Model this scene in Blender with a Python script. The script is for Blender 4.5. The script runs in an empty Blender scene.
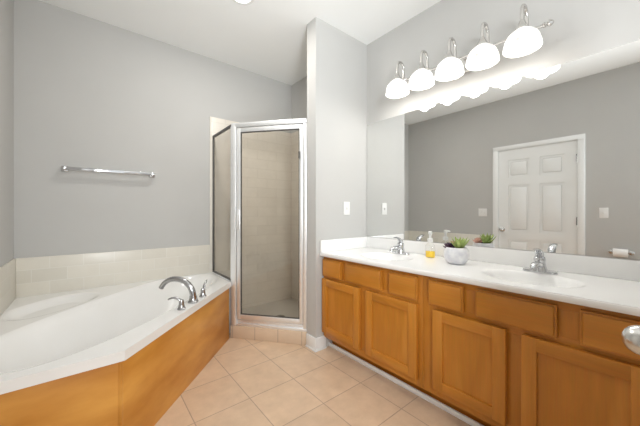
import bpy, bmesh, math, random
from mathutils import Vector, Matrix
C = bpy.context.scene.collection
sc = bpy.context.scene
PI = math.pi

# ------------------------------------------------------------------ camera
F_PX, YAW, CAM_H, HORIZON = 282.5, math.radians(39.13), 1.137, 212.24
cam_d = bpy.data.cameras.new('camera')
cam = bpy.data.objects.new('camera', cam_d)
C.objects.link(cam)
cam_d.sensor_width = 36.0
cam_d.lens = F_PX / 640 * 36.0
cam_d.clip_start = 0.02
cam_d.shift_y = -(213 - HORIZON) / 640
cam.location = (0, 0, CAM_H)
cam.rotation_euler = (PI / 2, 0, -YAW)
sc.camera = cam

# ------------------------------------------------------------------ world, exposure
w = bpy.data.worlds.new('world')
sc.world = w
w.use_nodes = True
bg = w.node_tree.nodes['Background']
bg.inputs[0].default_value = (0.955, 0.99, 1.0, 1)
bg.inputs[1].default_value = 0.78
sc.view_settings.view_transform = 'Standard'
sc.view_settings.look = 'None'
sc.view_settings.gamma = 1
sc.view_settings.exposure = 0.58
sc.cycles.use_denoising = True
sc.cycles.sample_clamp_indirect = 6.0
sc.cycles.max_bounces = 14
sc.cycles.diffuse_bounces = 8
sc.cycles.transparent_max_bounces = 16
BULB_W = 0.9        # each vanity bulb
CAN_W = 7.0        # recessed ceiling lamp
SHADE_E = 0.75       # glow of the glass shades

# unseen fill lamps added behind the camera: one from left, a weaker one upward
def area(name, loc, aim, size, watts, col, spread=180):
    d = bpy.data.lights.new(name, 'AREA'); d.shape = 'DISK'; d.size = size; d.energy = watts; d.color = col; d.spread = math.radians(spread)
    o = bpy.data.objects.new(name, d); C.objects.link(o); o.location = loc
    o.rotation_euler = (Vector(aim) - Vector(loc)).to_track_quat('-Z', 'Y').to_euler()
area('rear_fill_lamp', (-0.32, -0.95, 1.70), (1.75, 1.6, 1.85), 1.1, 32.0, (0.955, 0.985, 1.0), 120)
area('upward_fill_lamp', (0.25, -0.65, 0.75), (1.05, 1.45, 2.74), 0.6, 3.2, (0.955, 0.99, 1.0), 62)

# ------------------------------------------------------------------ key measures (metres, camera above the origin)
XV, XL, YB, CEIL = 2.06, -0.432, 3.0, 2.74
YS, YS2, XSE = 1.818, 1.940, 1.435          # stub wall: near face, far face, free end
XR = 1.977                                  # tiled right side of the shower
RIM = 0.513

# ------------------------------------------------------------------ materials
def srgb(r, g, b):
    f = lambda c: (c / 255 / 12.92) if c / 255 <= 0.04045 else ((c / 255 + 0.055) / 1.055) ** 2.4
    return (f(r), f(g), f(b), 1)

class NT:
    def __init__(s, name):
        s.m = bpy.data.materials.new(name); s.m.use_nodes = True
        s.t = s.m.node_tree; s.n = s.t.nodes; s.b = s.n['Principled BSDF']
    def add(s, t, **kw):
        nd = s.n.new(t)
        for k, v in kw.items():
            if k in nd.inputs: nd.inputs[k].default_value = v
            else: setattr(nd, k, v)
        return nd
    def link(s, a, b): s.t.links.new(a, b)
    def set(s, **kw):
        for k, v in kw.items(): s.b.inputs[k.replace('_', ' ')].default_value = v
        return s

def mottled(name, c1, c2, scale=6.0, rough=0.6, stretch=(1, 1, 1), bump=0.0, bscale=200, metallic=0.0, detail=4.0, spec=0.5):
    t = NT(name)
    co = t.add('ShaderNodeTexCoord'); mp = t.add('ShaderNodeMapping')
    mp.inputs['Scale'].default_value = stretch
    t.link(co.outputs['Object'], mp.inputs['Vector'])
    no = t.add('ShaderNodeTexNoise', Scale=scale, Detail=detail)
    t.link(mp.outputs[0], no.inputs['Vector'])
    cr = t.add('ShaderNodeValToRGB')
    cr.color_ramp.elements[0].position = 0.3; cr.color_ramp.elements[1].position = 0.7
    cr.color_ramp.elements[0].color = c1; cr.color_ramp.elements[1].color = c2
    t.link(no.outputs['Fac'], cr.inputs['Fac'])
    t.link(cr.outputs['Color'], t.b.inputs['Base Color'])
    t.set(Roughness=rough, Metallic=metallic)
    t.b.inputs['Specular IOR Level'].default_value = spec
    if bump:
        n2 = t.add('ShaderNodeTexNoise', Scale=bscale, Detail=2.0)
        t.link(co.outputs['Object'], n2.inputs['Vector'])
        bp = t.add('ShaderNodeBump', Strength=bump, Distance=0.002)
        t.link(n2.outputs['Fac'], bp.inputs['Height'])
        t.link(bp.outputs[0], t.b.inputs['Normal'])
    return t.m

def wood(name, axis, c1, c2, c3):
    """maple: long soft streaks along one axis plus fine pores"""
    t = NT(name)
    co = t.add('ShaderNodeTexCoord'); mp = t.add('ShaderNodeMapping')
    s = [5.0, 5.0, 5.0]; s[axis] = 1.0
    mp.inputs['Scale'].default_value = s
    t.link(co.outputs['Object'], mp.inputs['Vector'])
    n1 = t.add('ShaderNodeTexNoise', Scale=1.6, Detail=5.0, Distortion=0.6)
    t.link(mp.outputs[0], n1.inputs['Vector'])
    cr = t.add('ShaderNodeValToRGB')
    e = cr.color_ramp.elements
    e[0].position, e[0].color = 0.18, c1
    e[1].position, e[1].color = 0.85, c3
    m = e.new(0.5); m.color = c2
    t.link(n1.outputs['Fac'], cr.inputs['Fac'])
    mp2 = t.add('ShaderNodeMapping')
    s2 = [160.0, 160.0, 160.0]; s2[axis] = 6.0
    mp2.inputs['Scale'].default_value = s2
    t.link(co.outputs['Object'], mp2.inputs['Vector'])
    n2 = t.add('ShaderNodeTexNoise', Scale=1.0, Detail=2.0)
    t.link(mp2.outputs[0], n2.inputs['Vector'])
    mx = t.add('ShaderNodeMix', data_type='RGBA', blend_type='MULTIPLY')
    mx.inputs['Factor'].default_value = 0.22
    t.link(cr.outputs['Color'], mx.inputs[6]); t.link(n2.outputs['Color'], mx.inputs[7])
    hs = t.add('ShaderNodeHueSaturation', Value=1.12, Saturation=1.0)
    t.link(mx.outputs[2], hs.inputs['Color'])
    t.link(hs.outputs[0], t.b.inputs['Base Color'])
    t.set(Roughness=0.36)
    return t.m

def tiles(name, c1, c2, grout, size, axes, origin=(0, 0), offset=0.0, mortar=0.012, rough=0.35, mottle=0.5, bump=0.25):
    """brick-texture tiles; axes = object axes used as u, v; size = (w, h)"""
    t = NT(name)
    co = t.add('ShaderNodeTexCoord'); sp = t.add('ShaderNodeSeparateXYZ'); cb = t.add('ShaderNodeCombineXYZ')
    t.link(co.outputs['Object'], sp.inputs[0])
    for k, ax in enumerate(axes):
        a = t.add('ShaderNodeMath', operation='SUBTRACT'); a.inputs[1].default_value = origin[k]
        d = t.add('ShaderNodeMath', operation='DIVIDE'); d.inputs[1].default_value = size[1]
        t.link(sp.outputs[ax], a.inputs[0]); t.link(a.outputs[0], d.inputs[0]); t.link(d.outputs[0], cb.inputs[k])
    br = t.add('ShaderNodeTexBrick')
    br.offset = offset; br.offset_frequency = 2; br.squash = 1.0
    br.inputs['Scale'].default_value = 1.0
    br.inputs['Brick Width'].default_value = size[0] / size[1]
    br.inputs['Row Height'].default_value = 1.0
    br.inputs['Mortar Size'].default_value = mortar
    br.inputs['Mortar Smooth'].default_value = 0.3
    br.inputs['Bias'].default_value = 0.0
    br.inputs['Color1'].default_value = c1; br.inputs['Color2'].default_value = c2; br.inputs['Mortar'].default_value = grout
    t.link(cb.outputs[0], br.inputs['Vector'])
    no = t.add('ShaderNodeTexNoise', Scale=9.0, Detail=6.0, Roughness=0.65)
    t.link(co.outputs['Object'], no.inputs['Vector'])
    cr = t.add('ShaderNodeValToRGB')
    cr.color_ramp.elements[0].position = 0.3; cr.color_ramp.elements[1].position = 0.7
    cr.color_ramp.elements[0].color = (0.80, 0.78, 0.76, 1); cr.color_ramp.elements[1].color = (1, 1, 1, 1)
    t.link(no.outputs['Fac'], cr.inputs['Fac'])
    mx = t.add('ShaderNodeMix', data_type='RGBA', blend_type='MULTIPLY')
    mx.inputs['Factor'].default_value = mottle
    t.link(br.outputs['Color'], mx.inputs[6]); t.link(cr.outputs['Color'], mx.inputs[7])
    t.link(mx.outputs[2], t.b.inputs['Base Color'])
    bp = t.add('ShaderNodeBump', Strength=bump, Distance=0.002, invert=True)
    t.link(br.outputs['Fac'], bp.inputs['Height']); t.link(bp.outputs[0], t.b.inputs['Normal'])
    t.set(Roughness=rough)
    return t.m

def plain(name, col, rough=0.4, metallic=0.0):
    return mottled(name, tuple(c * 0.97 for c in col[:3]) + (1,), col, 8, rough, metallic=metallic)

M = {}
M['wall'] = mottled('wall_paint', (0.508, 0.506, 0.494, 1), (0.520, 0.518, 0.506, 1), 3, 0.72, bump=0.05, bscale=350, spec=0.25)
M['ceiling'] = mottled('ceiling_paint', (0.885, 0.90, 0.90, 1), (0.895, 0.91, 0.91, 1), 3, 0.85, bump=0.05, spec=0.2)
M['trim'] = mottled('trim_paint', (0.79, 0.805, 0.805, 1), (0.81, 0.825, 0.825, 1), 5, 0.38)
M['floor'] = tiles('floor_tile', srgb(222, 196, 168), srgb(213, 187, 160), srgb(178, 155, 136), (0.32, 0.32), (0, 1), (0.757, 1.61), 0.0, 0.010, 0.32, 0.8)
M['curb'] = tiles('curb_tile', srgb(214, 192, 168), srgb(208, 186, 162), srgb(184, 164, 146), (0.216, 0.20), (0, 2), (0.01, -0.03), 0.0, 0.022, 0.4, 0.4)
M['tub_tile_x'] = tiles('tub_wall_tile', srgb(226, 222, 212), srgb(217, 213, 203), srgb(229, 227, 220), (0.20, 0.098), (0, 2), (0.06, 0.513), 0.5, 0.022, 0.28, 0.2)
M['tub_tile_y'] = tiles('tub_side_tile', srgb(226, 222, 212), srgb(217, 213, 203), srgb(229, 227, 220), (0.20, 0.098), (1, 2), (0.02, 0.513), 0.5, 0.022, 0.28, 0.2)
M['shower_tile_x'] = tiles('shower_back_tile', srgb(226, 220, 210), srgb(222, 216, 206), srgb(206, 199, 188), (0.25, 0.11), (0, 2), (0.0, 0.1), 0.5, 0.018, 0.35, 0.3)
M['shower_tile_y'] = tiles('shower_side_tile', srgb(226, 220, 210), srgb(222, 216, 206), srgb(206, 199, 188), (0.25, 0.11), (1, 2), (0.0, 0.1), 0.5, 0.018, 0.35, 0.3)
wc = (srgb(166, 105, 30), srgb(187, 122, 41), srgb(207, 143, 62))
M['wood_v'] = wood('maple_upright_grain', 2, *wc)
M['wood_h'] = wood('maple_level_grain', 1, *wc)
wa = (srgb(184, 119, 40), srgb(203, 138, 56), srgb(222, 162, 78))
M['apron'] = mottled('stained_plywood', wa[0], wa[2], 2.2, 0.34, (1.0, 1.0, 3.0), detail=5)
M['tub'] = mottled('tub_acrylic', (0.82, 0.815, 0.80, 1), (0.835, 0.83, 0.82, 1), 4, 0.12)
M['counter'] = mottled('cultured_marble', (0.84, 0.84, 0.835, 1), (0.86, 0.86, 0.855, 1), 7, 0.2)
M['chrome'] = mottled('chrome', (0.62, 0.63, 0.65, 1), (0.68, 0.69, 0.71, 1), 12, 0.08, metallic=1.0)
M['nickel'] = mottled('brushed_nickel', (0.60, 0.59, 0.57, 1), (0.66, 0.65, 0.63, 1), 40, 0.27, metallic=1.0)
M['steel'] = mottled('tub_faucet_metal', (0.42, 0.42, 0.43, 1), (0.5, 0.5, 0.51, 1), 20, 0.16, metallic=1.0)
M['alu'] = mottled('satin_aluminium', (0.86, 0.87, 0.88, 1), (0.90, 0.91, 0.92, 1), 30, 0.42, metallic=0.75)
M['bronze'] = plain('dark_gasket', (0.09, 0.085, 0.08, 1), 0.45)
M['plastic'] = plain('white_plastic', (0.80, 0.80, 0.79, 1), 0.35)
M['paper'] = mottled('tissue', (0.84, 0.83, 0.82, 1), (0.88, 0.87, 0.86, 1), 60, 0.95, bump=0.2)
M['soap'] = plain('yellow_soap', srgb(255, 216, 66), 0.25)
M['pot'] = mottled('marbled_ceramic', srgb(206, 207, 216), srgb(246, 246, 246), 18, 0.3, detail=6)
M['soil'] = mottled('potting_soil', (0.03, 0.02, 0.014, 1), (0.08, 0.055, 0.04, 1), 90, 0.95, bump=0.6)
M['leaf_green'] = mottled('green_succulent_leaf', srgb(120, 144, 70), srgb(190, 208, 128), 14, 0.45)
M['leaf_purple'] = mottled('purple_succulent_leaf', srgb(48, 30, 46), srgb(92, 62, 84), 20, 0.45)
M['leaf_pink'] = mottled('pink_succulent_leaf', srgb(205, 150, 132), srgb(232, 186, 166), 20, 0.45)
M['pan'] = mottled('shower_pan_acrylic', (0.52, 0.50, 0.46, 1), (0.56, 0.54, 0.50, 1), 6, 0.4)
M['drain'] = plain('drain_metal', (0.35, 0.35, 0.35, 1), 0.25, 1.0)

t = NT('mirror_silver'); t.set(Base_Color=(0.84, 0.845, 0.835, 1), Metallic=1.0, Roughness=0.0)
t.n.remove(t.b)
gl = t.add('ShaderNodeBsdfGlossy'); gl.inputs['Color'].default_value = (0.84, 0.845, 0.835, 1); gl.inputs['Roughness'].default_value = 0.0
t.link(gl.outputs[0], t.n['Material Output'].inputs[0]); M['mirror'] = t.m

def glass(name, tint, refl=0.07, rough=0.02):
    t = NT(name); t.n.remove(t.b)
    tr = t.add('ShaderNodeBsdfTransparent'); tr.inputs[0].default_value = tint
    g = t.add('ShaderNodeBsdfGlossy'); g.inputs['Roughness'].default_value = rough
    lw = t.add('ShaderNodeLayerWeight'); lw.inputs['Blend'].default_value = 0.5
    pw_ = t.add('ShaderNodeMath', operation='POWER'); pw_.inputs[1].default_value = 4.5
    fr = t.add('ShaderNodeMath', operation='MULTIPLY_ADD'); fr.inputs[1].default_value = 0.75; fr.inputs[2].default_value = refl * 0.4
    t.link(lw.outputs['Facing'], pw_.inputs[0]); t.link(pw_.outputs[0], fr.inputs[0])
    mx = t.add('ShaderNodeMixShader')
    t.link(fr.outputs[0], mx.inputs[0]); t.link(tr.outputs[0], mx.inputs[1]); t.link(g.outputs[0], mx.inputs[2])
    t.link(mx.outputs[0], t.n['Material Output'].inputs[0])
    return t.m
M['shower_glass'] = glass('shower_glass', (0.94, 0.93, 0.91, 1))
M['bottle'] = glass('clear_bottle', (0.985, 0.985, 0.98, 1), rough=0.05)

# alabaster lamp shade: white glass that glows
t = NT('alabaster_shade')
co = t.add('ShaderNodeTexCoord'); no = t.add('ShaderNodeTexNoise', Scale=11.0, Detail=4.0, Distortion=2.2)
t.link(co.outputs['Object'], no.inputs['Vector'])
cr = t.add('ShaderNodeValToRGB'); cr.color_ramp.elements[0].position = 0.35; cr.color_ramp.elements[1].position = 0.62
cr.color_ramp.elements[0].color = (0.42, 0.41, 0.39, 1); cr.color_ramp.elements[1].color = (1, 0.985, 0.96, 1)
t.link(no.outputs['Fac'], cr.inputs['Fac'])
t.link(cr.outputs['Color'], t.b.inputs['Base Color']); t.link(cr.outputs['Color'], t.b.inputs['Emission Color'])
t.set(Roughness=0.25); t.b.inputs['Emission Strength'].default_value = SHADE_E
M['shade'] = t.m
t = NT('lamp_lens'); t.set(Base_Color=(0.9, 0.9, 0.88, 1), Roughness=0.4)
t.b.inputs['Emission Color'].default_value = (1, 0.97, 0.92, 1); t.b.inputs['Emission Strength'].default_value = 8.0
M['lens'] = t.m

# ------------------------------------------------------------------ mesh helpers
def box(bm, lo, hi, bev=0.0, seg=2, mi=0):
    lo = Vector(lo); hi = Vector(hi)
    r = bmesh.ops.create_cube(bm, size=1.0)
    vs = r['verts']
    for v in vs:
        v.co = Vector([lo[i] + (v.co[i] + 0.5) * (hi[i] - lo[i]) for i in range(3)])
    fs = {f for v in vs for f in v.link_faces}
    if bev:
        es = list({e for v in vs for e in v.link_edges})
        rr = bmesh.ops.bevel(bm, geom=es, offset=bev, segments=seg, profile=0.5, affect='EDGES')
        fs = set(rr['faces']) | {f for f in fs if f.is_valid}
        fs |= {f for v in rr['verts'] if v.is_valid for f in v.link_faces}
    for f in fs:
        if f.is_valid: f.material_index = mi
    return bm

def obox(bm, P, t0, t1, m0, m1, z0, z1, bev=0.0):
    """box in an oblique frame: P(t, m, z) -> point"""
    r = bmesh.ops.create_cube(bm, size=1.0)
    vs = r['verts']
    for v in vs:
        u = v.co + Vector((0.5, 0.5, 0.5))
        v.co = P(t0 + u.x * (t1 - t0), m0 + u.y * (m1 - m0), z0 + u.z * (z1 - z0))
    if bev:
        bmesh.ops.bevel(bm, geom=list({e for v in vs for e in v.link_edges}), offset=bev, segments=2, profile=0.5, affect='EDGES')

def prism(bm, poly, z0, z1, mi=0):
    a = [bm.verts.new((x, y, z0)) for x, y in poly]
    b = [bm.verts.new((x, y, z1)) for x, y in poly]
    n = len(poly)
    fs = [bm.faces.new(a[::-1]), bm.faces.new(b)]
    for i in range(n):
        fs.append(bm.faces.new((a[i], a[(i + 1) % n], b[(i + 1) % n], b[i])))
    for f in fs: f.material_index = mi

def tube(bm, pts, r, n=14, caps=True, flat=None):
    pts = [Vector(p) for p in pts]
    rs = r if isinstance(r, (list, tuple)) else [r] * len(pts)
    rings = []
    up = None
    for i, p in enumerate(pts):
        d = (pts[min(i + 1, len(pts) - 1)] - pts[max(i - 1, 0)]).normalized()
        if up is None:
            up = Vector((0, 0, 1)) if abs(d.z) < 0.9 else Vector((1, 0, 0))
        up = (up - d * up.dot(d)).normalized()
        sd = d.cross(up)
        fl = flat[i] if flat else 1.0
        rings.append([bm.verts.new(p + (sd * math.cos(2 * PI * k / n) + up * math.sin(2 * PI * k / n) * fl) * rs[i]) for k in range(n)])
    for a, b in zip(rings, rings[1:]):
        for k in range(n):
            bm.faces.new((a[k], a[(k + 1) % n], b[(k + 1) % n], b[k]))
    if caps:
        bm.faces.new(rings[0][::-1]); bm.faces.new(rings[-1])

def lathe(bm, prof, c=(0, 0, 0), n=32, axis='Z', mi=0):
    """prof: list of (radius, height) along the axis"""
    c = Vector(c)
    def at(r, h, a):
        x, y = r * math.cos(a), r * math.sin(a)
        if axis == 'Z': return c + Vector((x, y, h))
        if axis == 'X': return c + Vector((h, x, y))
        return c + Vector((y, h, x))
    rings = []
    for r, h in prof:
        if r < 1e-6: rings.append([bm.verts.new(at(0, h, 0))])
        else: rings.append([bm.verts.new(at(r, h, 2 * PI * k / n)) for k in range(n)])
    for a, b in zip(rings, rings[1:]):
        for k in range(n):
            k2 = (k + 1) % n
            if len(a) == 1 and len(b) == 1: continue
            if len(a) == 1: f = bm.faces.new((a[0], b[k2], b[k]))
            elif len(b) == 1: f = bm.faces.new((a[k], a[k2], b[0]))
            else: f = bm.faces.new((a[k], a[k2], b[k2], b[k]))
            f.material_index = mi

WORLD = {}
def wloc(o):
    return WORLD.get(o.name, Vector((0, 0, 0)))

def obj(name, bm, mat, parent=None, origin=None, angle=35, recalc=True):
    """link ONE mesh object; vertices are given in world coordinates"""
    if recalc: bmesh.ops.recalc_face_normals(bm, faces=bm.faces)
    if origin is None:
        if parent is not None: origin = wloc(parent)
        else:
            xs = [v.co for v in bm.verts]
            origin = Vector(((min(v.x for v in xs) + max(v.x for v in xs)) / 2, (min(v.y for v in xs) + max(v.y for v in xs)) / 2, min(v.z for v in xs)))
    origin = Vector(origin)
    bmesh.ops.translate(bm, verts=bm.verts, vec=-origin)
    me = bpy.data.meshes.new(name)
    bm.to_mesh(me); bm.free()
    for p in me.polygons: p.use_smooth = True
    me.set_sharp_from_angle(angle=math.radians(angle))
    for m in (mat if isinstance(mat, (list, tuple)) else [mat]): me.materials.append(m)
    o = bpy.data.objects.new(name, me)
    C.objects.link(o)
    WORLD[o.name] = origin
    if parent is not None:
        o.parent = parent
        o.location = origin - wloc(parent)
    else:
        o.location = origin
    return o

def struct(name, bm, mat, origin=(0, 0, 0), parent=None, angle=35):
    o = obj(name, bm, mat, parent, origin, angle)
    if parent is None: o['kind'] = 'structure'
    return o

def tag(o, label, cat=None, group=None):
    o['label'] = label
    if cat: o['category'] = cat
    if group: o['group'] = group
    return o

def thing(name, label, cat, loc, group=None):
    o = bpy.data.objects.new(name, None)
    C.objects.link(o)
    o.empty_display_size = 0.05
    o.location = loc
    WORLD[o.name] = Vector(loc)
    return tag(o, label, cat, group)

def dup(root, loc, label):
    """a copy of a thing with copies of its parts and sub-parts"""
    r = root.copy(); C.objects.link(r); r.location = loc; r['label'] = label
    for ch in list(root.children):
        c = ch.copy(); C.objects.link(c); c.parent = r
        for g in ch.children:
            d = g.copy(); C.objects.link(d); d.parent = c
    return r

N = bmesh.new

# ------------------------------------------------------------------ the room shell
Y0 = -1.3
bm = N(); box(bm, (XL - 2.0, -4.0, -0.1), (XV + 2.0, YB + 0.12, 0)); struct('floor', bm, M['floor'])
bm = N(); box(bm, (XL - 0.12, Y0, CEIL), (XV + 0.12, YB + 0.12, CEIL + 0.1)); struct('ceiling', bm, M['ceiling'])
bm = N(); box(bm, (XL - 0.12, YB, 0), (XV + 0.12, YB + 0.12, CEIL)); struct('wall_back', bm, M['wall'])
bm = N(); box(bm, (XV, Y0, 0), (XV + 0.12, YB, CEIL)); struct('wall_right', bm, M['wall'])
# left wall with the doorway (Y 0.69..1.53)
DY0, DY1, DZ = 0.685, 1.522, 2.005
bm = N()
box(bm, (XL - 0.12, Y0, 0), (XL, DY0 - 0.012, CEIL))
box(bm, (XL - 0.12, DY1 + 0.012, 0), (XL, YB, CEIL))
box(bm, (XL - 0.12, DY0 - 0.012, DZ + 0.012), (XL, DY1 + 0.012, CEIL))
struct('wall_left', bm, M['wall'])
bm = N(); box(bm, (XSE, YS, 0), (XV, YS2, CEIL)); struct('wall_stub', bm, M['wall'])
bm = N(); box(bm, (1.515, -0.12, 0), (XV, 0.005, 1.30)); struct('wall_front', bm, M['wall'])  # unseen end wall, its height set for the light on the vanity wall
# shower return wall (furred and tiled right side)
bm = N(); box(bm, (XR, YS2, 0), (XV, YB, CEIL)); struct('wall_shower', bm, M['wall'])

# baseboards
def baseboard(name, segs, h=0.108, t=0.014):
    bm = N()
    for lo, hi in segs:
        box(bm, (lo[0], lo[1], 0), (hi[0], hi[1], h), 0.004)
        # small shoe moulding at the floor
    return struct(name, bm, M['trim'])
baseboard('baseboard_stub', [((XSE - 0.014, YS - 0.014), (XSE, YS2 - 0.004)), ((XSE, YS - 0.014), (1.533, YS))])
bm = N()
box(bm, (XSE - 0.022, YS - 0.022, 0), (XSE - 0.014, YS2 - 0.004, 0.016), 0.003)
box(bm, (XSE - 0.014, YS - 0.022, 0), (1.533, YS - 0.014, 0.016), 0.003)
struct('baseboard_shoe', bm, M['trim'])
bm = N(); box(bm, (1.572, 0.01, 0), (1.586, YS - 0.001, 0.032), 0.004); struct('baseboard_vanity', bm, M['trim'])
bm = N(); box(bm, (XL, Y0, 0), (XL + 0.014, DY0 - 0.075, 0.108), 0.004); struct('baseboard_left', bm, M['trim'])

# ---- tile bands round the tub and in the shower
TT = 0.012
bm = N(); box(bm, (XL + TT, YB - TT, RIM - 0.01), (0.962, YB, 0.80), 0.003); struct('trim_1', bm, M['tub_tile_x'])
bm = N(); box(bm, (XL, 1.60, RIM - 0.01), (XL + TT, YB, 0.80), 0.003); struct('trim_2', bm, M['tub_tile_y'])
bm = N(); box(bm, (0.962, YB - TT - 0.002, RIM), (0.975, YB, 2.13), 0.003); struct('trim_3', bm, M['tub_tile_x'])
bm = N(); box(bm, (0.975, YB - TT, 0), (XR - TT, YB, 2.13), 0.002); struct('trim_4', bm, M['shower_tile_x'])
bm = N(); box(bm, (XR - TT, YS2, 0), (XR, YB, 2.13), 0.002); struct('trim_5', bm, M['shower_tile_y'])
bm = N(); box(bm, (XSE + 0.06, YS2, 0), (XR - TT, YS2 + TT, 2.13), 0.002); struct('trim_6', bm, M['shower_tile_x'])

# ---- shower frame of reference: B is the corner post by the tub, A the stub wall end
B = Vector((0.991, 2.487)); A = Vector((XSE, YS2))
DT = (A - B).normalized(); LD = (A - B).length
DM = Vector((-DT.y, DT.x))
if DM.dot(Vector((XR, YB)) - B) < 0: DM = -DM
def SP(t, m, z):
    p = B + DT * t + DM * m
    return Vector((p.x, p.y, z))
# knee wall that carries the side glass
def yfront(x, m):
    t = (x - B.x - DM.x * m) / DT.x
    return B.y + DT.y * t + DM.y * m
bm = N()
for m_, za, zb in ((0.102, 0.0, 0.1125), (0.047, 0.1128, RIM + 0.004)):
    prism(bm, [(0.979, yfront(0.979, m_)), (1.03, yfront(1.03, m_)), (1.03, YB - TT), (0.979, YB - TT)], za, zb)
struct('wall_knee', bm, M['trim'])
# tiled curb, in its own rotated frame so the tiles run along it
cb = N(); box(cb, (-0.012, 0, 0), (LD - 0.004, 0.10, 0.112), 0.004)
o = struct('trim_7', cb, M['curb'], origin=(0, 0, 0))
o.location = (B.x, B.y, 0); o.rotation_euler = (0, 0, math.atan2(DT.y, DT.x))
# pan
pp = [SP(0.05, 0.10, 0), SP(LD + 0.09, 0.11, 0)]
bm = N(); prism(bm, [(1.032, SP(0.0, 0.1, 0).y), (SP(0, 0.1, 0).x + 0.0, SP(0, 0.1, 0).y), (SP(LD - 0.1, 0.1, 0).x, SP(LD - 0.1, 0.1, 0).y), (XSE + 0.09, YS2 + TT), (XR - TT, YS2 + TT), (XR - TT, YB - TT), (1.032, YB - TT)][1:], 0.0, 0.06)
pan = obj('shower_pan', bm, M['pan'])
tag(pan, 'beige shower pan on the floor behind the glass door', 'shower pan')
bm = N(); lathe(bm, [(0, 0.062), (0.045, 0.062), (0.052, 0.0595), (0.052, 0.058)], (1.52, 2.52, 0), 24)
tag(obj('drain_cover', bm, M['drain'], pan), 'round metal drain cover')

# ------------------------------------------------------------------ shower enclosure
sh = thing('shower_enclosure', 'neo-angle glass shower enclosure with satin aluminium frame beside the tub', 'shower enclosure', (B.x, B.y, 0))
HZ = 1.945
bm = N(); obox(bm, SP, 0.0, LD - 0.002, 0.0, 0.045, 1.902, HZ, 0.012); obj('header_rail', bm, M['alu'], sh)
bm = N(); obox(bm, SP, 0.0, LD - 0.002, 0.008, 0.052, 0.112, 0.135, 0.005); obox(bm, SP, 0.02, LD - 0.002, 0.02, 0.045, 0.135, 0.165, 0.004); obj('sill_rail', bm, M['alu'], sh)
bm = N(); obox(bm, SP, -0.012, 0.042, 0.0, 0.045, 0.112, HZ - 0.004, 0.006); obj('corner_post', bm, M['alu'], sh)
bm = N(); obox(bm, SP, LD - 0.036, LD - 0.004, 0.004, 0.042, 0.135, 1.902, 0.005); obj('wall_jamb', bm, M['alu'], sh)
# side panel on the knee wall
GX = 0.995
bm = N(); box(bm, (GX - 0.003, 2.50, RIM + 0.016), (GX + 0.003, YB - TT - 0.004, HZ - 0.03))
sp_ = obj('side_panel', bm, M['shower_glass'], sh); sp_['label'] = 'fixed glass side pane above the tub deck'
bm = N()
box(bm, (GX - 0.009, 2.49, HZ - 0.036), (GX + 0.009, YB - TT, HZ - 0.012), 0.002)
box(bm, (GX - 0.009, 2.49, RIM + 0.004), (GX + 0.009, YB - TT, RIM + 0.018), 0.002)
box(bm, (GX - 0.009, YB - TT - 0.018, RIM + 0.018), (GX + 0.009, YB - TT, HZ - 0.036), 0.002)
tag(obj('gasket_frame', bm, M['bronze'], sp_), 'dark slim frame around the side pane')
# door
dt0, dt1, dz0, dz1 = 0.048, LD - 0.04, 0.172, 1.896
bm = N(); obox(bm, SP, dt0 + 0.03, dt1 - 0.026, 0.018, 0.024, dz0 + 0.04, dz1 - 0.035)
dr = obj('door', bm, M['shower_glass'], sh); dr['label'] = 'hinged clear glass shower door'
bm = N()
obox(bm, SP, dt0, dt0 + 0.034, 0.008, 0.034, dz0, dz1, 0.004)
obox(bm, SP, dt1 - 0.030, dt1, 0.008, 0.034, dz0, dz1, 0.004)
obox(bm, SP, dt0 + 0.034, dt1 - 0.030, 0.008, 0.034, dz1 - 0.036, dz1, 0.004)
obox(bm, SP, dt0 + 0.034, dt1 - 0.030, 0.008, 0.034, dz0, dz0 + 0.042, 0.004)
obj('door_frame', bm, M['alu'], dr)
bm = N()
for ta, tb, za, zb in ((dt0 + 0.034, dt0 + 0.041, dz0 + 0.042, dz1 - 0.036), (dt1 - 0.037, dt1 - 0.030, dz0 + 0.042, dz1 - 0.036), (dt0 + 0.041, dt1 - 0.037, dz1 - 0.043, dz1 - 0.036), (dt0 + 0.041, dt1 - 0.037, dz0 + 0.042, dz0 + 0.049)):
    obox(bm, SP, ta, tb, 0.014, 0.028, za, zb)
obj('glazing_seal', bm, M['bronze'], dr)
bm = N(); obox(bm, SP, dt1 - 0.036, dt1 - 0.022, -0.006, 0.012, 1.60, 1.66, 0.003); obj('hinge', bm, M['bronze'], dr)
bm = N(); obox(bm, SP, dt0 + 0.006, dt0 + 0.026, -0.018, 0.010, 0.98, 1.16, 0.005); obj('handle', bm, M['alu'], dr)

# ------------------------------------------------------------------ corner tub
tx0, ty1 = XL + TT + 0.001, YB - TT - 0.001
T1 = (0.122, 1.545); T2 = (0.986, 2.480)
tub_poly = [(tx0, 1.545), T1, T2, (0.976, 2.498), (0.976, ty1), (tx0, ty1)]
def sstep(a, b, x):
    k = max(0.0, min(1.0, (x - a) / (b - a)))
    return k * k * (3 - 2 * k)
R2 = math.sqrt(2)
def tub_uv(x, y):
    a, b = x + 0.432, 3.0 - y
    return (a - b) / R2, (a + b) / R2
def tub_z(x, y):
    u, v = tub_uv(x, y)
    # main oval well
    q = (abs(u / 0.885) ** 2.7 + abs((v - 0.965) / 0.318) ** 2.5) ** (1 / 2.6)
    z = -0.37 * sstep(1.0, 0.50, q) - 0.006 * sstep(1.03, 0.98, q)
    # shallow seat dish in the wall corner
    s = (abs((u + 0.10) / 0.30) ** 2.4 + abs((v - 0.44) / 0.175) ** 2.4) ** (1 / 2.4)
    z += -0.040 * sstep(1.0, 0.55, s)
    # flat deck kept along the walls
    d = min(x - tx0, ty1 - y, 0.975 - x)
    return z * sstep(0.006, 0.05, d)
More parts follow.
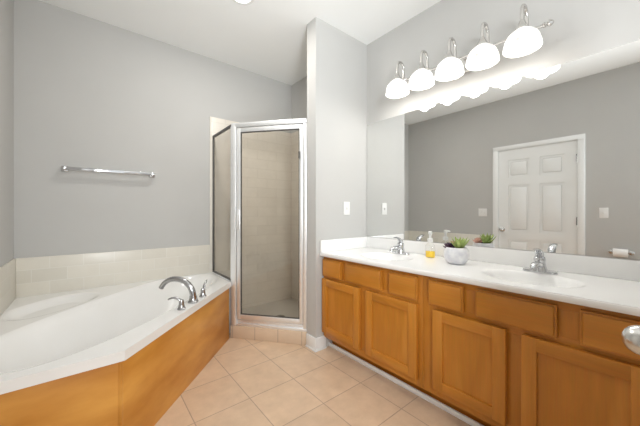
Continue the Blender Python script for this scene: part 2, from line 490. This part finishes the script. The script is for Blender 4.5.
def star_field(bm, poly, c, zf, z0, rings, nang, rad=lambda k: k, mi=0):
    """height field over a star-shaped polygon; returns the outer ring of vertices"""
    angs = {round(2 * PI * k / nang, 6) for k in range(nang)}
    for x, y in poly:
        angs.add(round(math.atan2(y - c[1], x - c[0]) % (2 * PI), 6))
    angs = sorted(angs)
    def edge(a):
        dx, dy = math.cos(a), math.sin(a); best = None
        for i in range(len(poly)):
            (x1, y1), (x2, y2) = poly[i], poly[(i + 1) % len(poly)]
            ex, ey = x2 - x1, y2 - y1
            den = dx * ey - dy * ex
            if abs(den) < 1e-9: continue
            s = ((x1 - c[0]) * ey - (y1 - c[1]) * ex) / den
            k = ((x1 - c[0]) * dy - (y1 - c[1]) * dx) / den
            if s > 0 and -1e-4 <= k <= 1 + 1e-4 and (best is None or s < best): best = s
        return best
    R = [edge(a) for a in angs]
    vc = bm.verts.new((c[0], c[1], z0 + zf(*c)))
    prev = None
    for i in range(1, rings + 1):
        f = rad(i / rings)
        ring = []
        for a, r in zip(angs, R):
            x, y = c[0] + math.cos(a) * r * f, c[1] + math.sin(a) * r * f
            ring.append(bm.verts.new((x, y, z0 + zf(x, y))))
        n = len(ring)
        for k in range(n):
            k2 = (k + 1) % n
            f_ = bm.faces.new((vc, ring[k], ring[k2])) if prev is None else bm.faces.new((prev[k], ring[k], ring[k2], prev[k2]))
            f_.material_index = mi
        prev = ring
    return prev
def skirt(bm, ring, drops):
    """extend the outer ring: drops = list of (dz, inset) applied one after another towards the centre"""
    cx = sum(v.co.x for v in ring) / len(ring); cy = sum(v.co.y for v in ring) / len(ring)
    prev = ring
    for zz, k in drops:
        nr = [bm.verts.new((cx + (v.co.x - cx) * k, cy + (v.co.y - cy) * k, zz)) for v in ring]
        for i in range(len(nr)):
            j = (i + 1) % len(nr)
            bm.faces.new((prev[i], nr[i], nr[j], prev[j]))
        prev = nr
    return prev
tub = thing('bathtub', 'white corner bathtub with orange wood apron under the towel bar', 'bathtub', (0.3, 2.1, 0))
bm = N()
ring = star_field(bm, tub_poly, (0.24, 2.33), tub_z, RIM, 100, 320)
last = skirt(bm, ring, [(RIM - 0.004, 1.0), (RIM - 0.046, 1.0), (RIM - 0.050, 0.985), (RIM - 0.046, 0.97)])
obj('tub_shell', bm, M['tub'], tub, angle=40, recalc=True)
# wooden apron: two boards meeting at the clipped corner
nx, ny = -(T2[1] - T1[1]), (T2[0] - T1[0]); ln = math.hypot(nx, ny); nx /= ln; ny /= ln
ex, ey = (T2[0] - T1[0]) / ln, (T2[1] - T1[1]) / ln
def AP(t, m, z): return Vector((T1[0] + ex * t + nx * m, T1[1] + ey * t + ny * m, z))
LA = ln
bm = N(); obox(bm, AP, 0.008, LA - 0.006, 0.016, 0.034, 0.0, RIM - 0.0505, 0.0015)
tag(obj('apron_board', bm, M['apron'], tub), 'long slanted wooden apron board')
bm = N(); box(bm, (tx0 + 0.002, 1.562, 0.0), (T1[0] - 0.005, 1.58, RIM - 0.0505), 0.0015)
tag(obj('apron_board', bm, M['apron'], tub), 'short wooden apron board at the near end')
bm = N(); obox(bm, AP, -0.004, 0.0078, 0.014, 0.034, 0.0, RIM - 0.0505, 0.002)
obj('corner_strip', bm, M['apron'], tub)
bm = N(); lathe(bm, [(0, 0.006), (0.03, 0.006), (0.036, 0.002), (0.036, 0.0)], (0.24, 2.33, RIM + tub_z(0.24, 2.33) + 0.001), 24)
tag(obj('drain', bm, M['chrome'], tub), 'chrome drain')

# roman tub faucet on the front deck
def deck(x, y): return RIM + tub_z(x, y)
tf = thing('tub_faucet', 'arched metal tub faucet with two lever handles on the tub deck', 'faucet', (0.533, 2.058, RIM))
fx, fy = 0.553, 2.072
bm = N()
z0 = RIM + 0.001
lathe(bm, [(0, 0), (0.034, 0), (0.035, 0.008), (0.030, 0.014), (0.026, 0.03), (0.024, 0.045), (0, 0.045)], (fx, fy, z0), 24)
pts = []
for i in range(23):
    a = PI * 0.90 * i / 22
    reach = 0.118 * (1 - math.cos(a)); hh = 0.04 + 0.108 * math.sin(a)
    pts.append((fx + nx * reach, fy + ny * reach, z0 + hh + 0.02 * (i / 22)))
tube(bm, pts, [0.0215 - 0.006 * i / 22 for i in range(23)], 16)
obj('spout', bm, M['steel'], tf)
z1 = RIM + 0.001
for hx, hy, s in ((0.455, 1.970, -1), (0.646, 2.165, 1)):
    bm = N()
    lathe(bm, [(0, 0), (0.025, 0), (0.026, 0.006), (0.020, 0.014), (0.016, 0.036), (0.0155, 0.050), (0.012, 0.060), (0, 0.062)], (hx, hy, z1), 20)
    l = []
    for i in range(9):
        k = i / 8
        if s < 0: l.append((hx + (nx * 0.9 - ex * 0.25) * 0.085 * k, hy + (ny * 0.9 - ey * 0.25) * 0.085 * k, z1 + 0.054 + 0.022 * math.sin(k * 2.6)))
        else: l.append((hx + ex * (0.012 + 0.050 * k * k), hy + ey * (0.012 + 0.050 * k * k), z1 + 0.046 + 0.062 * k))
    if s > 0: l[0] = (hx, hy, z1 + 0.05)
    tube(bm, l, [0.0105, 0.0105, 0.010, 0.0098, 0.0092, 0.0088, 0.008, 0.007, 0.005], 12, flat=[0.75] * 9)
    obj('handle', bm, M['steel'], tf)

# ------------------------------------------------------------------ towel bar
tb = thing('towel_bar', 'chrome towel bar on the grey wall above the tub', 'towel bar', (0.14, YB, 1.44))
for x in (-0.154, 0.443):
    bm = N()
    box(bm, (x - 0.022, YB - 0.012, 1.457), (x + 0.022, YB, 1.501), 0.004)
    box(bm, (x - 0.013, YB - 0.078, 1.466), (x + 0.013, YB - 0.010, 1.492), 0.004)
    obj('bracket', bm, M['chrome'], tb)
bm = N(); box(bm, (-0.141, YB - 0.076, 1.467), (0.430, YB - 0.056, 1.491), 0.002); obj('bar', bm, M['chrome'], tb)

# ------------------------------------------------------------------ vanity cabinets
XF = 1.516          # face frame front
XD = 1.487          # door and drawer fronts
ZB, ZT = 0.10, 0.774
def vanity(label, y0, y1, drawers, doors):
    v = thing('vanity_cabinet', label, 'cabinet', (1.79, (y0 + y1) / 2, 0), 'vanity cabinets')
    bm = N()
    t = 0.016
    box(bm, (XF + 0.018, y0, ZB), (XV - 0.004, y0 + t, ZT)); box(bm, (XF + 0.018, y1 - t, ZB), (XV - 0.004, y1, ZT))
    box(bm, (XF + 0.018, y0 + t, ZB), (XV - 0.004, y1 - t, ZB + t)); box(bm, (XV - 0.012, y0 + t, ZB + t), (XV - 0.004, y1 - t, ZT))
    obj('carcass', bm, M['wood_v'], v)
    bm = N()
    dl = sorted(drawers)
    e0, e1 = max(dl[0][0], min(d[0] for d in doors)) + 0.012, min(dl[-1][1], max(d[1] for d in doors)) - 0.012
    for a, b in ((y0, e0), (e1, y1)):
        box(bm, (XF, a, ZB), (XF + 0.018, b, ZT), 0.001)
    dm = sorted(doors)
    gapa, gapb = dm[0][1] - 0.012, dm[1][0] + 0.012
    box(bm, (XF, gapa, ZB + 0.0502), (XF + 0.018, gapb, 0.5748), 0.001)
    for a, b in zip(sorted(drawers), sorted(drawers)[1:]):
        box(bm, (XF, a[1] - 0.012, 0.6222), (XF + 0.018, b[0] + 0.012, 0.7338), 0.001)
    for za, zb in ((ZB, ZB + 0.05), (0.575, 0.622), (0.734, ZT)):
        box(bm, (XF, e0 + 0.0002, za), (XF + 0.018, e1 - 0.0002, zb), 0.001, mi=1)
    obj('face_frame', bm, [M['wood_v'], M['wood_h']], v)
    bm = N(); box(bm, (1.612, y0, 0), (1.628, y1, ZB)); obj('toe_kick', bm, M['wood_h'], v)
    for k, (a, b) in enumerate(drawers):
        bm = N()
        # slab front with a moulded edge
        box(bm, (XD + 0.009, a, 0.613), (XF - 0.0005, b, 0.752), 0.0015)
        box(bm, (XD, a + 0.007, 0.620), (XD + 0.0095, b - 0.007, 0.745), 0.006, 3)
        d = obj('false_drawer_front' if k == 1 else 'drawer_front', bm, M['wood_h'], v)
    for a, b in doors:
        z0, z1, s = 0.148, 0.592, 0.057
        d_bm = N()
        for p, q in ((a, a + s), (b - s, b)):
            box(d_bm, (XD, p, z0), (XF - 0.0005, q, z1), 0.003)
        for p, q in ((z0, z0 + s), (z1 - s, z1)):
            box(d_bm, (XD + 0.0003, a + s - 0.002, p), (XF - 0.0008, b - s + 0.002, q), 0.003, mi=1)
        d = obj('door', d_bm, [M['wood_v'], M['wood_h']], v)
        bm = N(); box(bm, (XD + 0.012, a + s - 0.002, z0 + s - 0.002), (XF - 0.003, b - s + 0.002, z1 - s + 0.002))
        obj('door_panel', bm, M['wood_v'], d)
    return v
vanity('maple vanity cabinet beside the stub wall, under the sink nearer the shower', 0.906, 1.815,
       [(1.585, 1.805), (1.197, 1.537), (0.932, 1.138)], [(1.392, 1.805), (0.932, 1.328)])
vanity('maple vanity cabinet at the near end, under the sink closer to the door knob', 0.012, 0.905,
       [(0.668, 0.863), (0.289, 0.608), (0.025, 0.217)], [(0.472, 0.832), (0.025, 0.411)])

# ------------------------------------------------------------------ countertop with two moulded basins
CT, CU = 0.805, 0.775
ct = thing('vanity_countertop', 'white double-basin countertop with backsplash on the maple cabinets', 'countertop', (1.78, 0.91, CU))
SX, SY = 1.735, (1.345, 0.445)
def basin_z(cy):
    def f(x, y):
        q = math.sqrt(((x - SX) / 0.160) ** 2 + ((y - cy) / 0.215) ** 2)
        z = -0.115 * (1 - min(q / 0.98, 1) ** 2.4) * sstep(1.03, 0.80, q) ** 0.6 if q < 1.03 else 0.0
        return z
    return f
CX0, CX1, CY0, CY1, CYM = 1.474, XV - 0.004, 0.012, YS - 0.002, 0.905
bm = N()
for cy, ya, yb in ((SY[0], CYM, CY1), (SY[1], CY0, CYM)):
    star_field(bm, [(CX0 + 0.006, ya), (CX1, ya), (CX1, yb), (CX0 + 0.006, yb)], (SX, cy), basin_z(cy), CT, 46, 120)
# rounded front nosing and underside
prof = [(CX0 + 0.006, CT), (CX0 + 0.0025, CT - 0.0015), (CX0, CT - 0.006), (CX0, CU + 0.004), (CX0 + 0.004, CU), (CX0 + 0.035, CU)]
prev = None
for x, z in prof:
    cur = [bm.verts.new((x, CY0, z)), bm.verts.new((x, CY1, z))]
    if prev: bm.faces.new((prev[0], prev[1], cur[1], cur[0]))
    prev = cur
bmesh.ops.remove_doubles(bm, verts=bm.verts, dist=0.0006)
obj('counter_slab', bm, M['counter'], ct, angle=50)
bm = N(); box(bm, (XV - 0.022, CY0, CT), (XV - 0.002, CY1, 0.903), 0.004); obj('backsplash', bm, M['counter'], ct)
bm = N(); box(bm, (CX0 + 0.002, YS - 0.020, CT), (XV - 0.022, YS - 0.001, 0.905), 0.004); obj('side_splash', bm, M['counter'], ct)
for cy in SY:
    bm = N(); zz = CT + basin_z(cy)(SX, cy)
    lathe(bm, [(0, 0.003), (0.018, 0.003), (0.023, 0.001), (0.023, 0)], (SX, cy, zz + 0.0005), 20)
    obj('drain', bm, M['chrome'], ct)

# ------------------------------------------------------------------ mirror
bm = N(); box(bm, (XV - 0.006, 0.05, 0.906), (XV, YS - 0.004, 1.968))
mir = obj('vanity_mirror', bm, [M['mirror']])
tag(mir, 'wide frameless wall mirror above the vanity backsplash', 'mirror')

# ------------------------------------------------------------------ vanity faucets
fa = thing('sink_faucet', 'chrome lever faucet behind the sink nearer the shower', 'faucet', (1.925, SY[0], CT + 0.0008), 'sink faucets')
x0, y0, z0 = 1.925, SY[0], CT + 0.0008
bm = N()
# long oval base plate
pl = []
for i in range(32):
    a = 2 * PI * i / 32
    pl.append((x0 + 0.026 * math.cos(a), y0 + math.copysign(1, math.sin(a)) * 0.052 * (1 if abs(math.sin(a)) > 1e-6 else 0) + 0.026 * math.sin(a)))
prism(bm, pl, z0, z0 + 0.012)
bmesh.ops.bevel(bm, geom=[e for e in bm.edges if all(v.co.z > z0 + 0.011 for v in e.verts)], offset=0.005, segments=2, profile=0.5, affect='EDGES')
obj('base_plate', bm, M['chrome'], fa)
bm = N()
lathe(bm, [(0.036, 0.008), (0.034, 0.02), (0.028, 0.04), (0.026, 0.060), (0.028, 0.068), (0.026, 0.082), (0.016, 0.09), (0, 0.092)], (x0, y0, z0), 24)
obj('body', bm, M['chrome'], fa)
bm = N()
tube(bm, [(x0 - 0.005, y0, z0 + 0.034), (x0 - 0.03, y0, z0 + 0.045), (x0 - 0.06, y0, z0 + 0.052), (x0 - 0.09, y0, z0 + 0.052), (x0 - 0.112, y0, z0 + 0.046), (x0 - 0.122, y0, z0 + 0.036), (x0 - 0.124, y0, z0 + 0.026)],
     [0.023, 0.021, 0.019, 0.017, 0.0155, 0.014, 0.013], 16, flat=[0.85] * 7)
obj('spout', bm, M['chrome'], fa)
bm = N()
tube(bm, [(x0 + 0.004, y0, z0 + 0.084), (x0 - 0.004, y0, z0 + 0.104), (x0 - 0.024, y0, z0 + 0.120), (x0 - 0.052, y0, z0 + 0.130), (x0 - 0.078, y0, z0 + 0.133)],
     [0.019, 0.021, 0.020, 0.018, 0.013], 14, flat=[0.8, 0.65, 0.5, 0.4, 0.35])
obj('lever_handle', bm, M['chrome'], fa)
dup(fa, (x0, SY[1], CT + 0.0008), 'chrome lever faucet behind the sink nearer the photo edge, below the mirrored white door')

# ------------------------------------------------------------------ soap dispenser
sx, sy = 1.94, 1.10
so = thing('soap_dispenser', 'clear foaming soap dispenser with white pump and yellow soap on the counter', 'soap dispenser', (sx, sy, CT))
def oval_lathe(bm, prof, c, kx=1.0, ky=1.0, n=28):
    b2 = N(); lathe(b2, prof, (0, 0, 0), n)
    for v in b2.verts: v.co = Vector((c[0] + v.co.x * kx, c[1] + v.co.y * ky, c[2] + v.co.z))
    me = bpy.data.meshes.new('tmp'); b2.to_mesh(me); b2.free(); bm.from_mesh(me); bpy.data.meshes.remove(me)
bm = N(); oval_lathe(bm, [(0, 0.001), (0.030, 0.001), (0.033, 0.006), (0.033, 0.075), (0.030, 0.092), (0.020, 0.104), (0.016, 0.110), (0.016, 0.118)], (sx, sy, CT), 0.8, 1.1)
obj('bottle', bm, M['bottle'], so)
bm = N(); oval_lathe(bm, [(0, 0.003), (0.0285, 0.003), (0.031, 0.008), (0.031, 0.046), (0, 0.046)], (sx, sy, CT), 0.8, 1.1)
tag(obj('liquid_soap', bm, M['soap'], so), 'yellow liquid soap')
bm = N()
lathe(bm, [(0, 0.046), (0.003, 0.046), (0.003, 0.12), (0, 0.12)], (sx, sy, CT), 10)
obj('dip_tube', bm, M['plastic'], so)
bm = N()
lathe(bm, [(0.019, 0.112), (0.020, 0.116), (0.020, 0.136), (0.017, 0.140), (0.0085, 0.142), (0.0085, 0.172), (0, 0.172)], (sx, sy, CT), 24)
lathe(bm, [(0, 0.170), (0.013, 0.170), (0.014, 0.174), (0.013, 0.190), (0.010, 0.193), (0, 0.194)], (sx, sy, CT), 20)
tube(bm, [(sx, sy, CT + 0.184), (sx - 0.022, sy - 0.008, CT + 0.185), (sx - 0.042, sy - 0.014, CT + 0.180)], [0.0075, 0.0065, 0.005], 12)
tag(obj('pump', bm, M['plastic'], so), 'white pump head')

# ------------------------------------------------------------------ potted succulents
px, py = 1.838, 0.862
CTP = CT + 0.0008
po = thing('potted_succulents', 'round white marbled pot of small succulents between the two sinks', 'potted plant', (px, py, CTP))
bm = N()
lathe(bm, [(0, 0.0), (0.046, 0.0), (0.052, 0.004), (0.066, 0.022), (0.075, 0.048), (0.076, 0.066), (0.071, 0.090), (0.063, 0.104), (0.060, 0.106), (0.057, 0.103), (0.062, 0.088), (0.0, 0.086)], (px, py, CTP), 40)
obj('pot', bm, M['pot'], po)
bm = N(); lathe(bm, [(0.062, 0.0885), (0.04, 0.0935), (0, 0.096)], (px, py, CTP), 24); obj('soil', bm, M['soil'], po)
def rosette(bm, c, n, length, width, up0, up1, seed):
    rnd = random.Random(seed)
    c = Vector(c)
    for k in range(n):
        f = k / (n - 1)
        a = k * 2.39996 + rnd.uniform(-0.15, 0.15)
        el = up0 + (up1 - up0) * f + rnd.uniform(-0.08, 0.08)
        L = length * (1 - 0.35 * f) * rnd.uniform(0.88, 1.1)
        d = Vector((math.cos(a) * math.cos(el), math.sin(a) * math.cos(el), math.sin(el)))
        curl = Vector((0, 0, 1))
        pts, rs = [], []
        for i in range(7):
            s = i / 6
            pts.append(c + d * (L * s) + curl * (0.25 * L * s * s))
            rs.append(max(width * (0.55 + 0.9 * s * (1 - s) * 2 - 0.55 * s ** 3), 0.0008) * (1 if i < 6 else 0.15))
        tube(bm, pts, rs, 8, flat=[0.45] * 7)
bm = N()
rosette(bm, (px - 0.010, py - 0.024, CTP + 0.092), 17, 0.088, 0.0105, 0.55, 1.45, 3)
rosette(bm, (px + 0.020, py - 0.020, CTP + 0.092), 12, 0.078, 0.009, 0.6, 1.45, 5)
obj('green_succulent', bm, M['leaf_green'], po)
bm = N(); rosette(bm, (px - 0.020, py + 0.036, CTP + 0.094), 20, 0.050, 0.012, 0.2, 1.3, 8); obj('purple_succulent', bm, M['leaf_purple'], po)
bm = N(); rosette(bm, (px + 0.032, py + 0.026, CTP + 0.098), 18, 0.052, 0.013, 0.35, 1.4, 11); obj('pink_succulent', bm, M['leaf_pink'], po)

# ------------------------------------------------------------------ five-lamp vanity light
vl = thing('vanity_light', 'five-lamp brushed nickel bath light with alabaster shades above the mirror', 'wall light', (XV, 0.955, 2.19))
LX = 1.858
LY = [1.328, 1.123, 0.918, 0.713, 0.508]
BZ, BX = 2.170, 1.942
tz = lambda y: 0.018 * (y - 0.508) / 0.82
bm = N(); tube(bm, [(BX, 0.435, BZ + tz(0.435)), (BX, 1.41, BZ + tz(1.41))], 0.0085, 14); obj('bar', bm, M['nickel'], vl)
for yy, s in ((0.435, -1), (1.41, 1)):
    bm = N(); lathe(bm, [(0.0085, 0), (0.014, 0.003 * s), (0.014, 0.010 * s), (0.009, 0.014 * s), (0.009, 0.018 * s), (0.017, 0.026 * s), (0.018, 0.034 * s), (0.010, 0.046 * s), (0, 0.050 * s)], (BX, yy, BZ + tz(yy)), 20, 'Y')
    obj('finial', bm, M['nickel'], vl)
bm = N(); box(bm, (XV - 0.022, 0.79, BZ - 0.055), (XV, 1.05, BZ + 0.055), 0.010, 3)
tube(bm, [(XV - 0.02, 0.86, BZ), (BX, 0.86, BZ)], 0.009, 12); tube(bm, [(XV - 0.02, 0.98, BZ), (BX, 0.98, BZ)], 0.009, 12)
obj('back_plate', bm, M['nickel'], vl)
arm0 = cap0 = shade0 = None
for i, ly in enumerate(LY):
    if i == 0: BZ0 = BZ
    BZ = BZ0 + tz(ly)
    if i == 0:
        bm = N()
        pts = [(BX, ly, BZ), (BX, ly, BZ + 0.03)]
        rx = (BX - LX) / 2
        for k in range(17):
            a = PI * k / 16
            pts.append((BX - rx * (1 - math.cos(a)), ly, BZ + 0.075 + 0.055 * math.sin(a)))
        pts += [(LX, ly, BZ + 0.05), (LX, ly, BZ + 0.02)]
        tube(bm, pts, 0.0095, 14)
        lathe(bm, [(0.016, -0.012), (0.016, 0.012), (0.0105, 0.02)], (BX, ly, BZ), 18)
        arm0 = obj('arm', bm, M['nickel'], vl, origin=(LX, ly, BZ))
        bm = N()
        lathe(bm, [(0.0095, 0.030), (0.014, 0.026), (0.018, 0.012), (0.027, -0.004), (0.033, -0.016), (0.033, -0.021), (0, -0.021)], (LX, ly, BZ), 24)
        cap0 = obj('shade_holder', bm, M['nickel'], vl, origin=(LX, ly, BZ))
        bm = N()
        outer = [(0.018, -0.021), (0.038, -0.026), (0.058, -0.040), (0.073, -0.058), (0.083, -0.080), (0.0885, -0.102), (0.0905, -0.120), (0.0905, -0.127)]
        inner = [(r - 0.005, z) for r, z in outer[::-1]]
        lathe(bm, outer + [(0.088, -0.129)] + inner, (LX, ly, BZ), 40)
        shade0 = obj('shade', bm, M['shade'], vl, origin=(LX, ly, BZ), angle=60)
        bm = N()
        lathe(bm, [(0, -0.035), (0.012, -0.036), (0.014, -0.050), (0.025, -0.068), (0.029, -0.082), (0.024, -0.096), (0.010, -0.104), (0, -0.106)], (LX, ly, BZ), 20)
        b0 = obj('bulb', bm, M['lens'], shade0, origin=(LX, ly, BZ))
    else:
        for src in (arm0, cap0, shade0):
            c = src.copy(); C.objects.link(c); c.parent = vl
            c.location = Vector((LX, ly, BZ)) - WORLD[vl.name]
            if src is shade0:
                c2 = b0.copy(); C.objects.link(c2); c2.parent = c
    ld = bpy.data.lights.new('bulb_light', 'POINT'); ld.energy = BULB_W; ld.color = (1.0, 0.955, 0.895); ld.shadow_soft_size = 0.04
    lo = bpy.data.objects.new('bulb_light', ld); C.objects.link(lo); lo.location = (LX, ly, BZ - 0.135)

# ------------------------------------------------------------------ recessed ceiling lamp
cx, cy = 0.872, 1.990
cl = thing('ceiling_light', 'round recessed ceiling lamp between tub and vanity', 'ceiling light', (cx, cy, CEIL))
bm = N(); lathe(bm, [(0.062, 0.0), (0.066, -0.006), (0.088, -0.006), (0.092, -0.001), (0.092, 0.0)], (cx, cy, CEIL), 36); obj('trim_ring', bm, M['trim'], cl)
bm = N(); lathe(bm, [(0, -0.0035), (0.062, -0.003), (0.063, -0.001)], (cx, cy, CEIL), 32); obj('lens', bm, M['lens'], cl)
ld = bpy.data.lights.new('ceiling_lamp', 'AREA'); ld.shape = 'DISK'; ld.size = 0.12; ld.energy = CAN_W; ld.color = (1.0, 0.96, 0.90)
lo = bpy.data.objects.new('ceiling_lamp', ld); C.objects.link(lo); lo.location = (cx, cy, CEIL - 0.012)

# ------------------------------------------------------------------ six-panel door in the left wall
bm = N(); box(bm, (XL - 0.040, DY0, 0.008), (XL - 0.014, DY1, DZ - 0.003))
W_ = DY1 - DY0
st, ms = 0.115, 0.11
pw = (W_ - 2 * st - ms) / 2
rows = ((0.20, 0.76), (0.87, 1.51), (1.62, 1.86))
fx0, fx1 = XL - 0.0145, XL - 0.004
for a, b in ((DY0, DY0 + st), (DY1 - st, DY1), (DY0 + st + pw, DY0 + st + pw + ms)):
    box(bm, (fx0, a, 0.008), (fx1, b, DZ - 0.003))
zs = [0.008] + [z for r in rows for z in r] + [DZ - 0.003]
for a, b in ((zs[0], zs[1]), (zs[2], zs[3]), (zs[4], zs[5]), (zs[6], zs[7])):
    for y in (DY0 + st, DY0 + st + pw + ms):
        box(bm, (fx0, y, a), (fx1, y + pw, b))
for a, b in rows:
    for y in (DY0 + st, DY0 + st + pw + ms):
        box(bm, (fx0, y + 0.030, a + 0.030), (fx1 - 0.001, y + pw - 0.030, b - 0.030), 0.009, 2)
door1 = struct('door_1', bm, M['trim'], origin=(XL - 0.03, DY1, 0))
bm = N()
cw = 0.064
for a, b in ((DY0 - 0.010 - cw, DY0 - 0.006), (DY1 + 0.006, DY1 + 0.010 + cw)):
    box(bm, (XL, a, 0), (XL + 0.018, b, DZ + 0.008), 0.004)
box(bm, (XL, DY0 - 0.010 - cw, DZ + 0.006), (XL + 0.018, DY1 + 0.010 + cw, DZ + 0.062), 0.004)
box(bm, (XL - 0.12, DY0 - 0.012, 0), (XL, DY0 - 0.002, DZ + 0.010)); box(bm, (XL - 0.12, DY1 + 0.002, 0), (XL, DY1 + 0.012, DZ + 0.010)); box(bm, (XL - 0.12, DY0 - 0.012, DZ), (XL, DY1 + 0.012, DZ + 0.012))
obj('casing', bm, M['trim'], door1)
def knob(c, axis, s, k=1.0):
    b = N()
    lathe(b, [(r * k, h * s * k) for r, h in [(0, 0), (0.033, 0), (0.033, 0.004), (0.027, 0.008), (0.012, 0.012), (0.0115, 0.018), (0.016, 0.021), (0.0225, 0.027), (0.027, 0.035), (0.029, 0.045), (0.027, 0.055), (0.0225, 0.063), (0.016, 0.069), (0.008, 0.0725), (0, 0.0735)]], c, 28, axis)
    return b
obj('door_knob', knob((fx1, DY1 - 0.045, 0.895), 'X', 1), M['nickel'], door1)['label'] = 'brushed nickel door knob'
for z in (1.79, 1.03, 0.25):
    bm = N(); box(bm, (XL - 0.006, DY0 - 0.008, z - 0.045), (XL + 0.004, DY0 + 0.006, z + 0.045), 0.002)
    tube(bm, [(XL + 0.005, DY0 - 0.002, z - 0.048), (XL + 0.005, DY0 - 0.002, z + 0.048)], 0.009, 10)
    obj('hinge', bm, M['steel'], door1)
# second door, whose knob reaches into view over the near drawers
bm = N(); box(bm, (0.765, -0.051, 0.008), (1.50, -0.0145, 2.03), 0.002)
door2 = struct('door_2', bm, M['trim'], origin=(1.50, -0.03, 0))
kn = obj('door_knob', knob((0.836, -0.0145, 0.886), 'Y', 1, 1.0), M['nickel'], door2)
kn['label'] = 'brushed nickel door knob in front of the near drawers'

# ------------------------------------------------------------------ switches
def plate(bm, c, n, w, h):
    """plate on a wall; n = 'X+' (left wall) or 'Y-' (stub)"""
    if n == 'X+': box(bm, (c[0], c[1] - w / 2, c[2] - h / 2), (c[0] + 0.006, c[1] + w / 2, c[2] + h / 2), 0.0025)
    else: box(bm, (c[0] - w / 2, c[1] - 0.006, c[2] - h / 2), (c[0] + w / 2, c[1], c[2] + h / 2), 0.0025)
def switch(label, c, n, gangs):
    s = thing('light_switch', label, 'light switch', c, 'light switches')
    bm = N(); plate(bm, c, n, 0.075 if gangs == 1 else 0.118, 0.118); obj('cover_plate', bm, M['plastic'], s)
    for g in range(gangs):
        o = (g - (gangs - 1) / 2) * 0.046
        bm = N()
        if n == 'X+': box(bm, (c[0] + 0.0055, c[1] + o - 0.006, c[2] - 0.012), (c[0] + 0.014, c[1] + o + 0.006, c[2] + 0.010), 0.002)
        else: box(bm, (c[0] + o - 0.006, c[1] - 0.014, c[2] - 0.012), (c[0] + o + 0.006, c[1] - 0.0055, c[2] + 0.010), 0.002)
        obj('toggle', bm, M['plastic'], s)
switch('single white light switch on the stub wall beside the mirror', (1.787, YS, 1.172), 'Y-', 1)
switch('double white light switch on the left wall beside the door knob, seen mirrored', (XL, 1.735, 1.134), 'X+', 2)
switch('single white light switch on the left wall above the paper holder, seen mirrored', (XL, 0.456, 1.129), 'X+', 1)

# ------------------------------------------------------------------ toilet paper
th = thing('toilet_paper_holder', 'chrome toilet paper holder on the left wall, seen in the mirror', 'toilet paper holder', (XL, 0.32, 0.69))
for y in (0.245, 0.395):
    bm = N()
    lathe(bm, [(0, 0), (0.024, 0), (0.024, 0.006), (0.012, 0.012), (0.010, 0.055), (0.014, 0.060), (0.014, 0.078), (0, 0.080)], (XL, y, 0.695), 20, 'X')
    obj('post', bm, M['nickel'], th)
bm = N(); tube(bm, [(XL + 0.068, 0.247, 0.695), (XL + 0.068, 0.393, 0.695)], 0.007, 12); obj('roller', bm, M['nickel'], th)
bm = N()
lathe(bm, [(0.018, -0.055), (0.042, -0.055), (0.043, -0.053), (0.043, 0.053), (0.042, 0.055), (0.018, 0.055), (0.018, -0.055)], (XL + 0.068, 0.32, 0.695), 32, 'Y')
tag(obj('toilet_paper_roll', bm, M['paper']), 'white toilet paper roll on its holder, seen in the mirror', 'toilet paper')
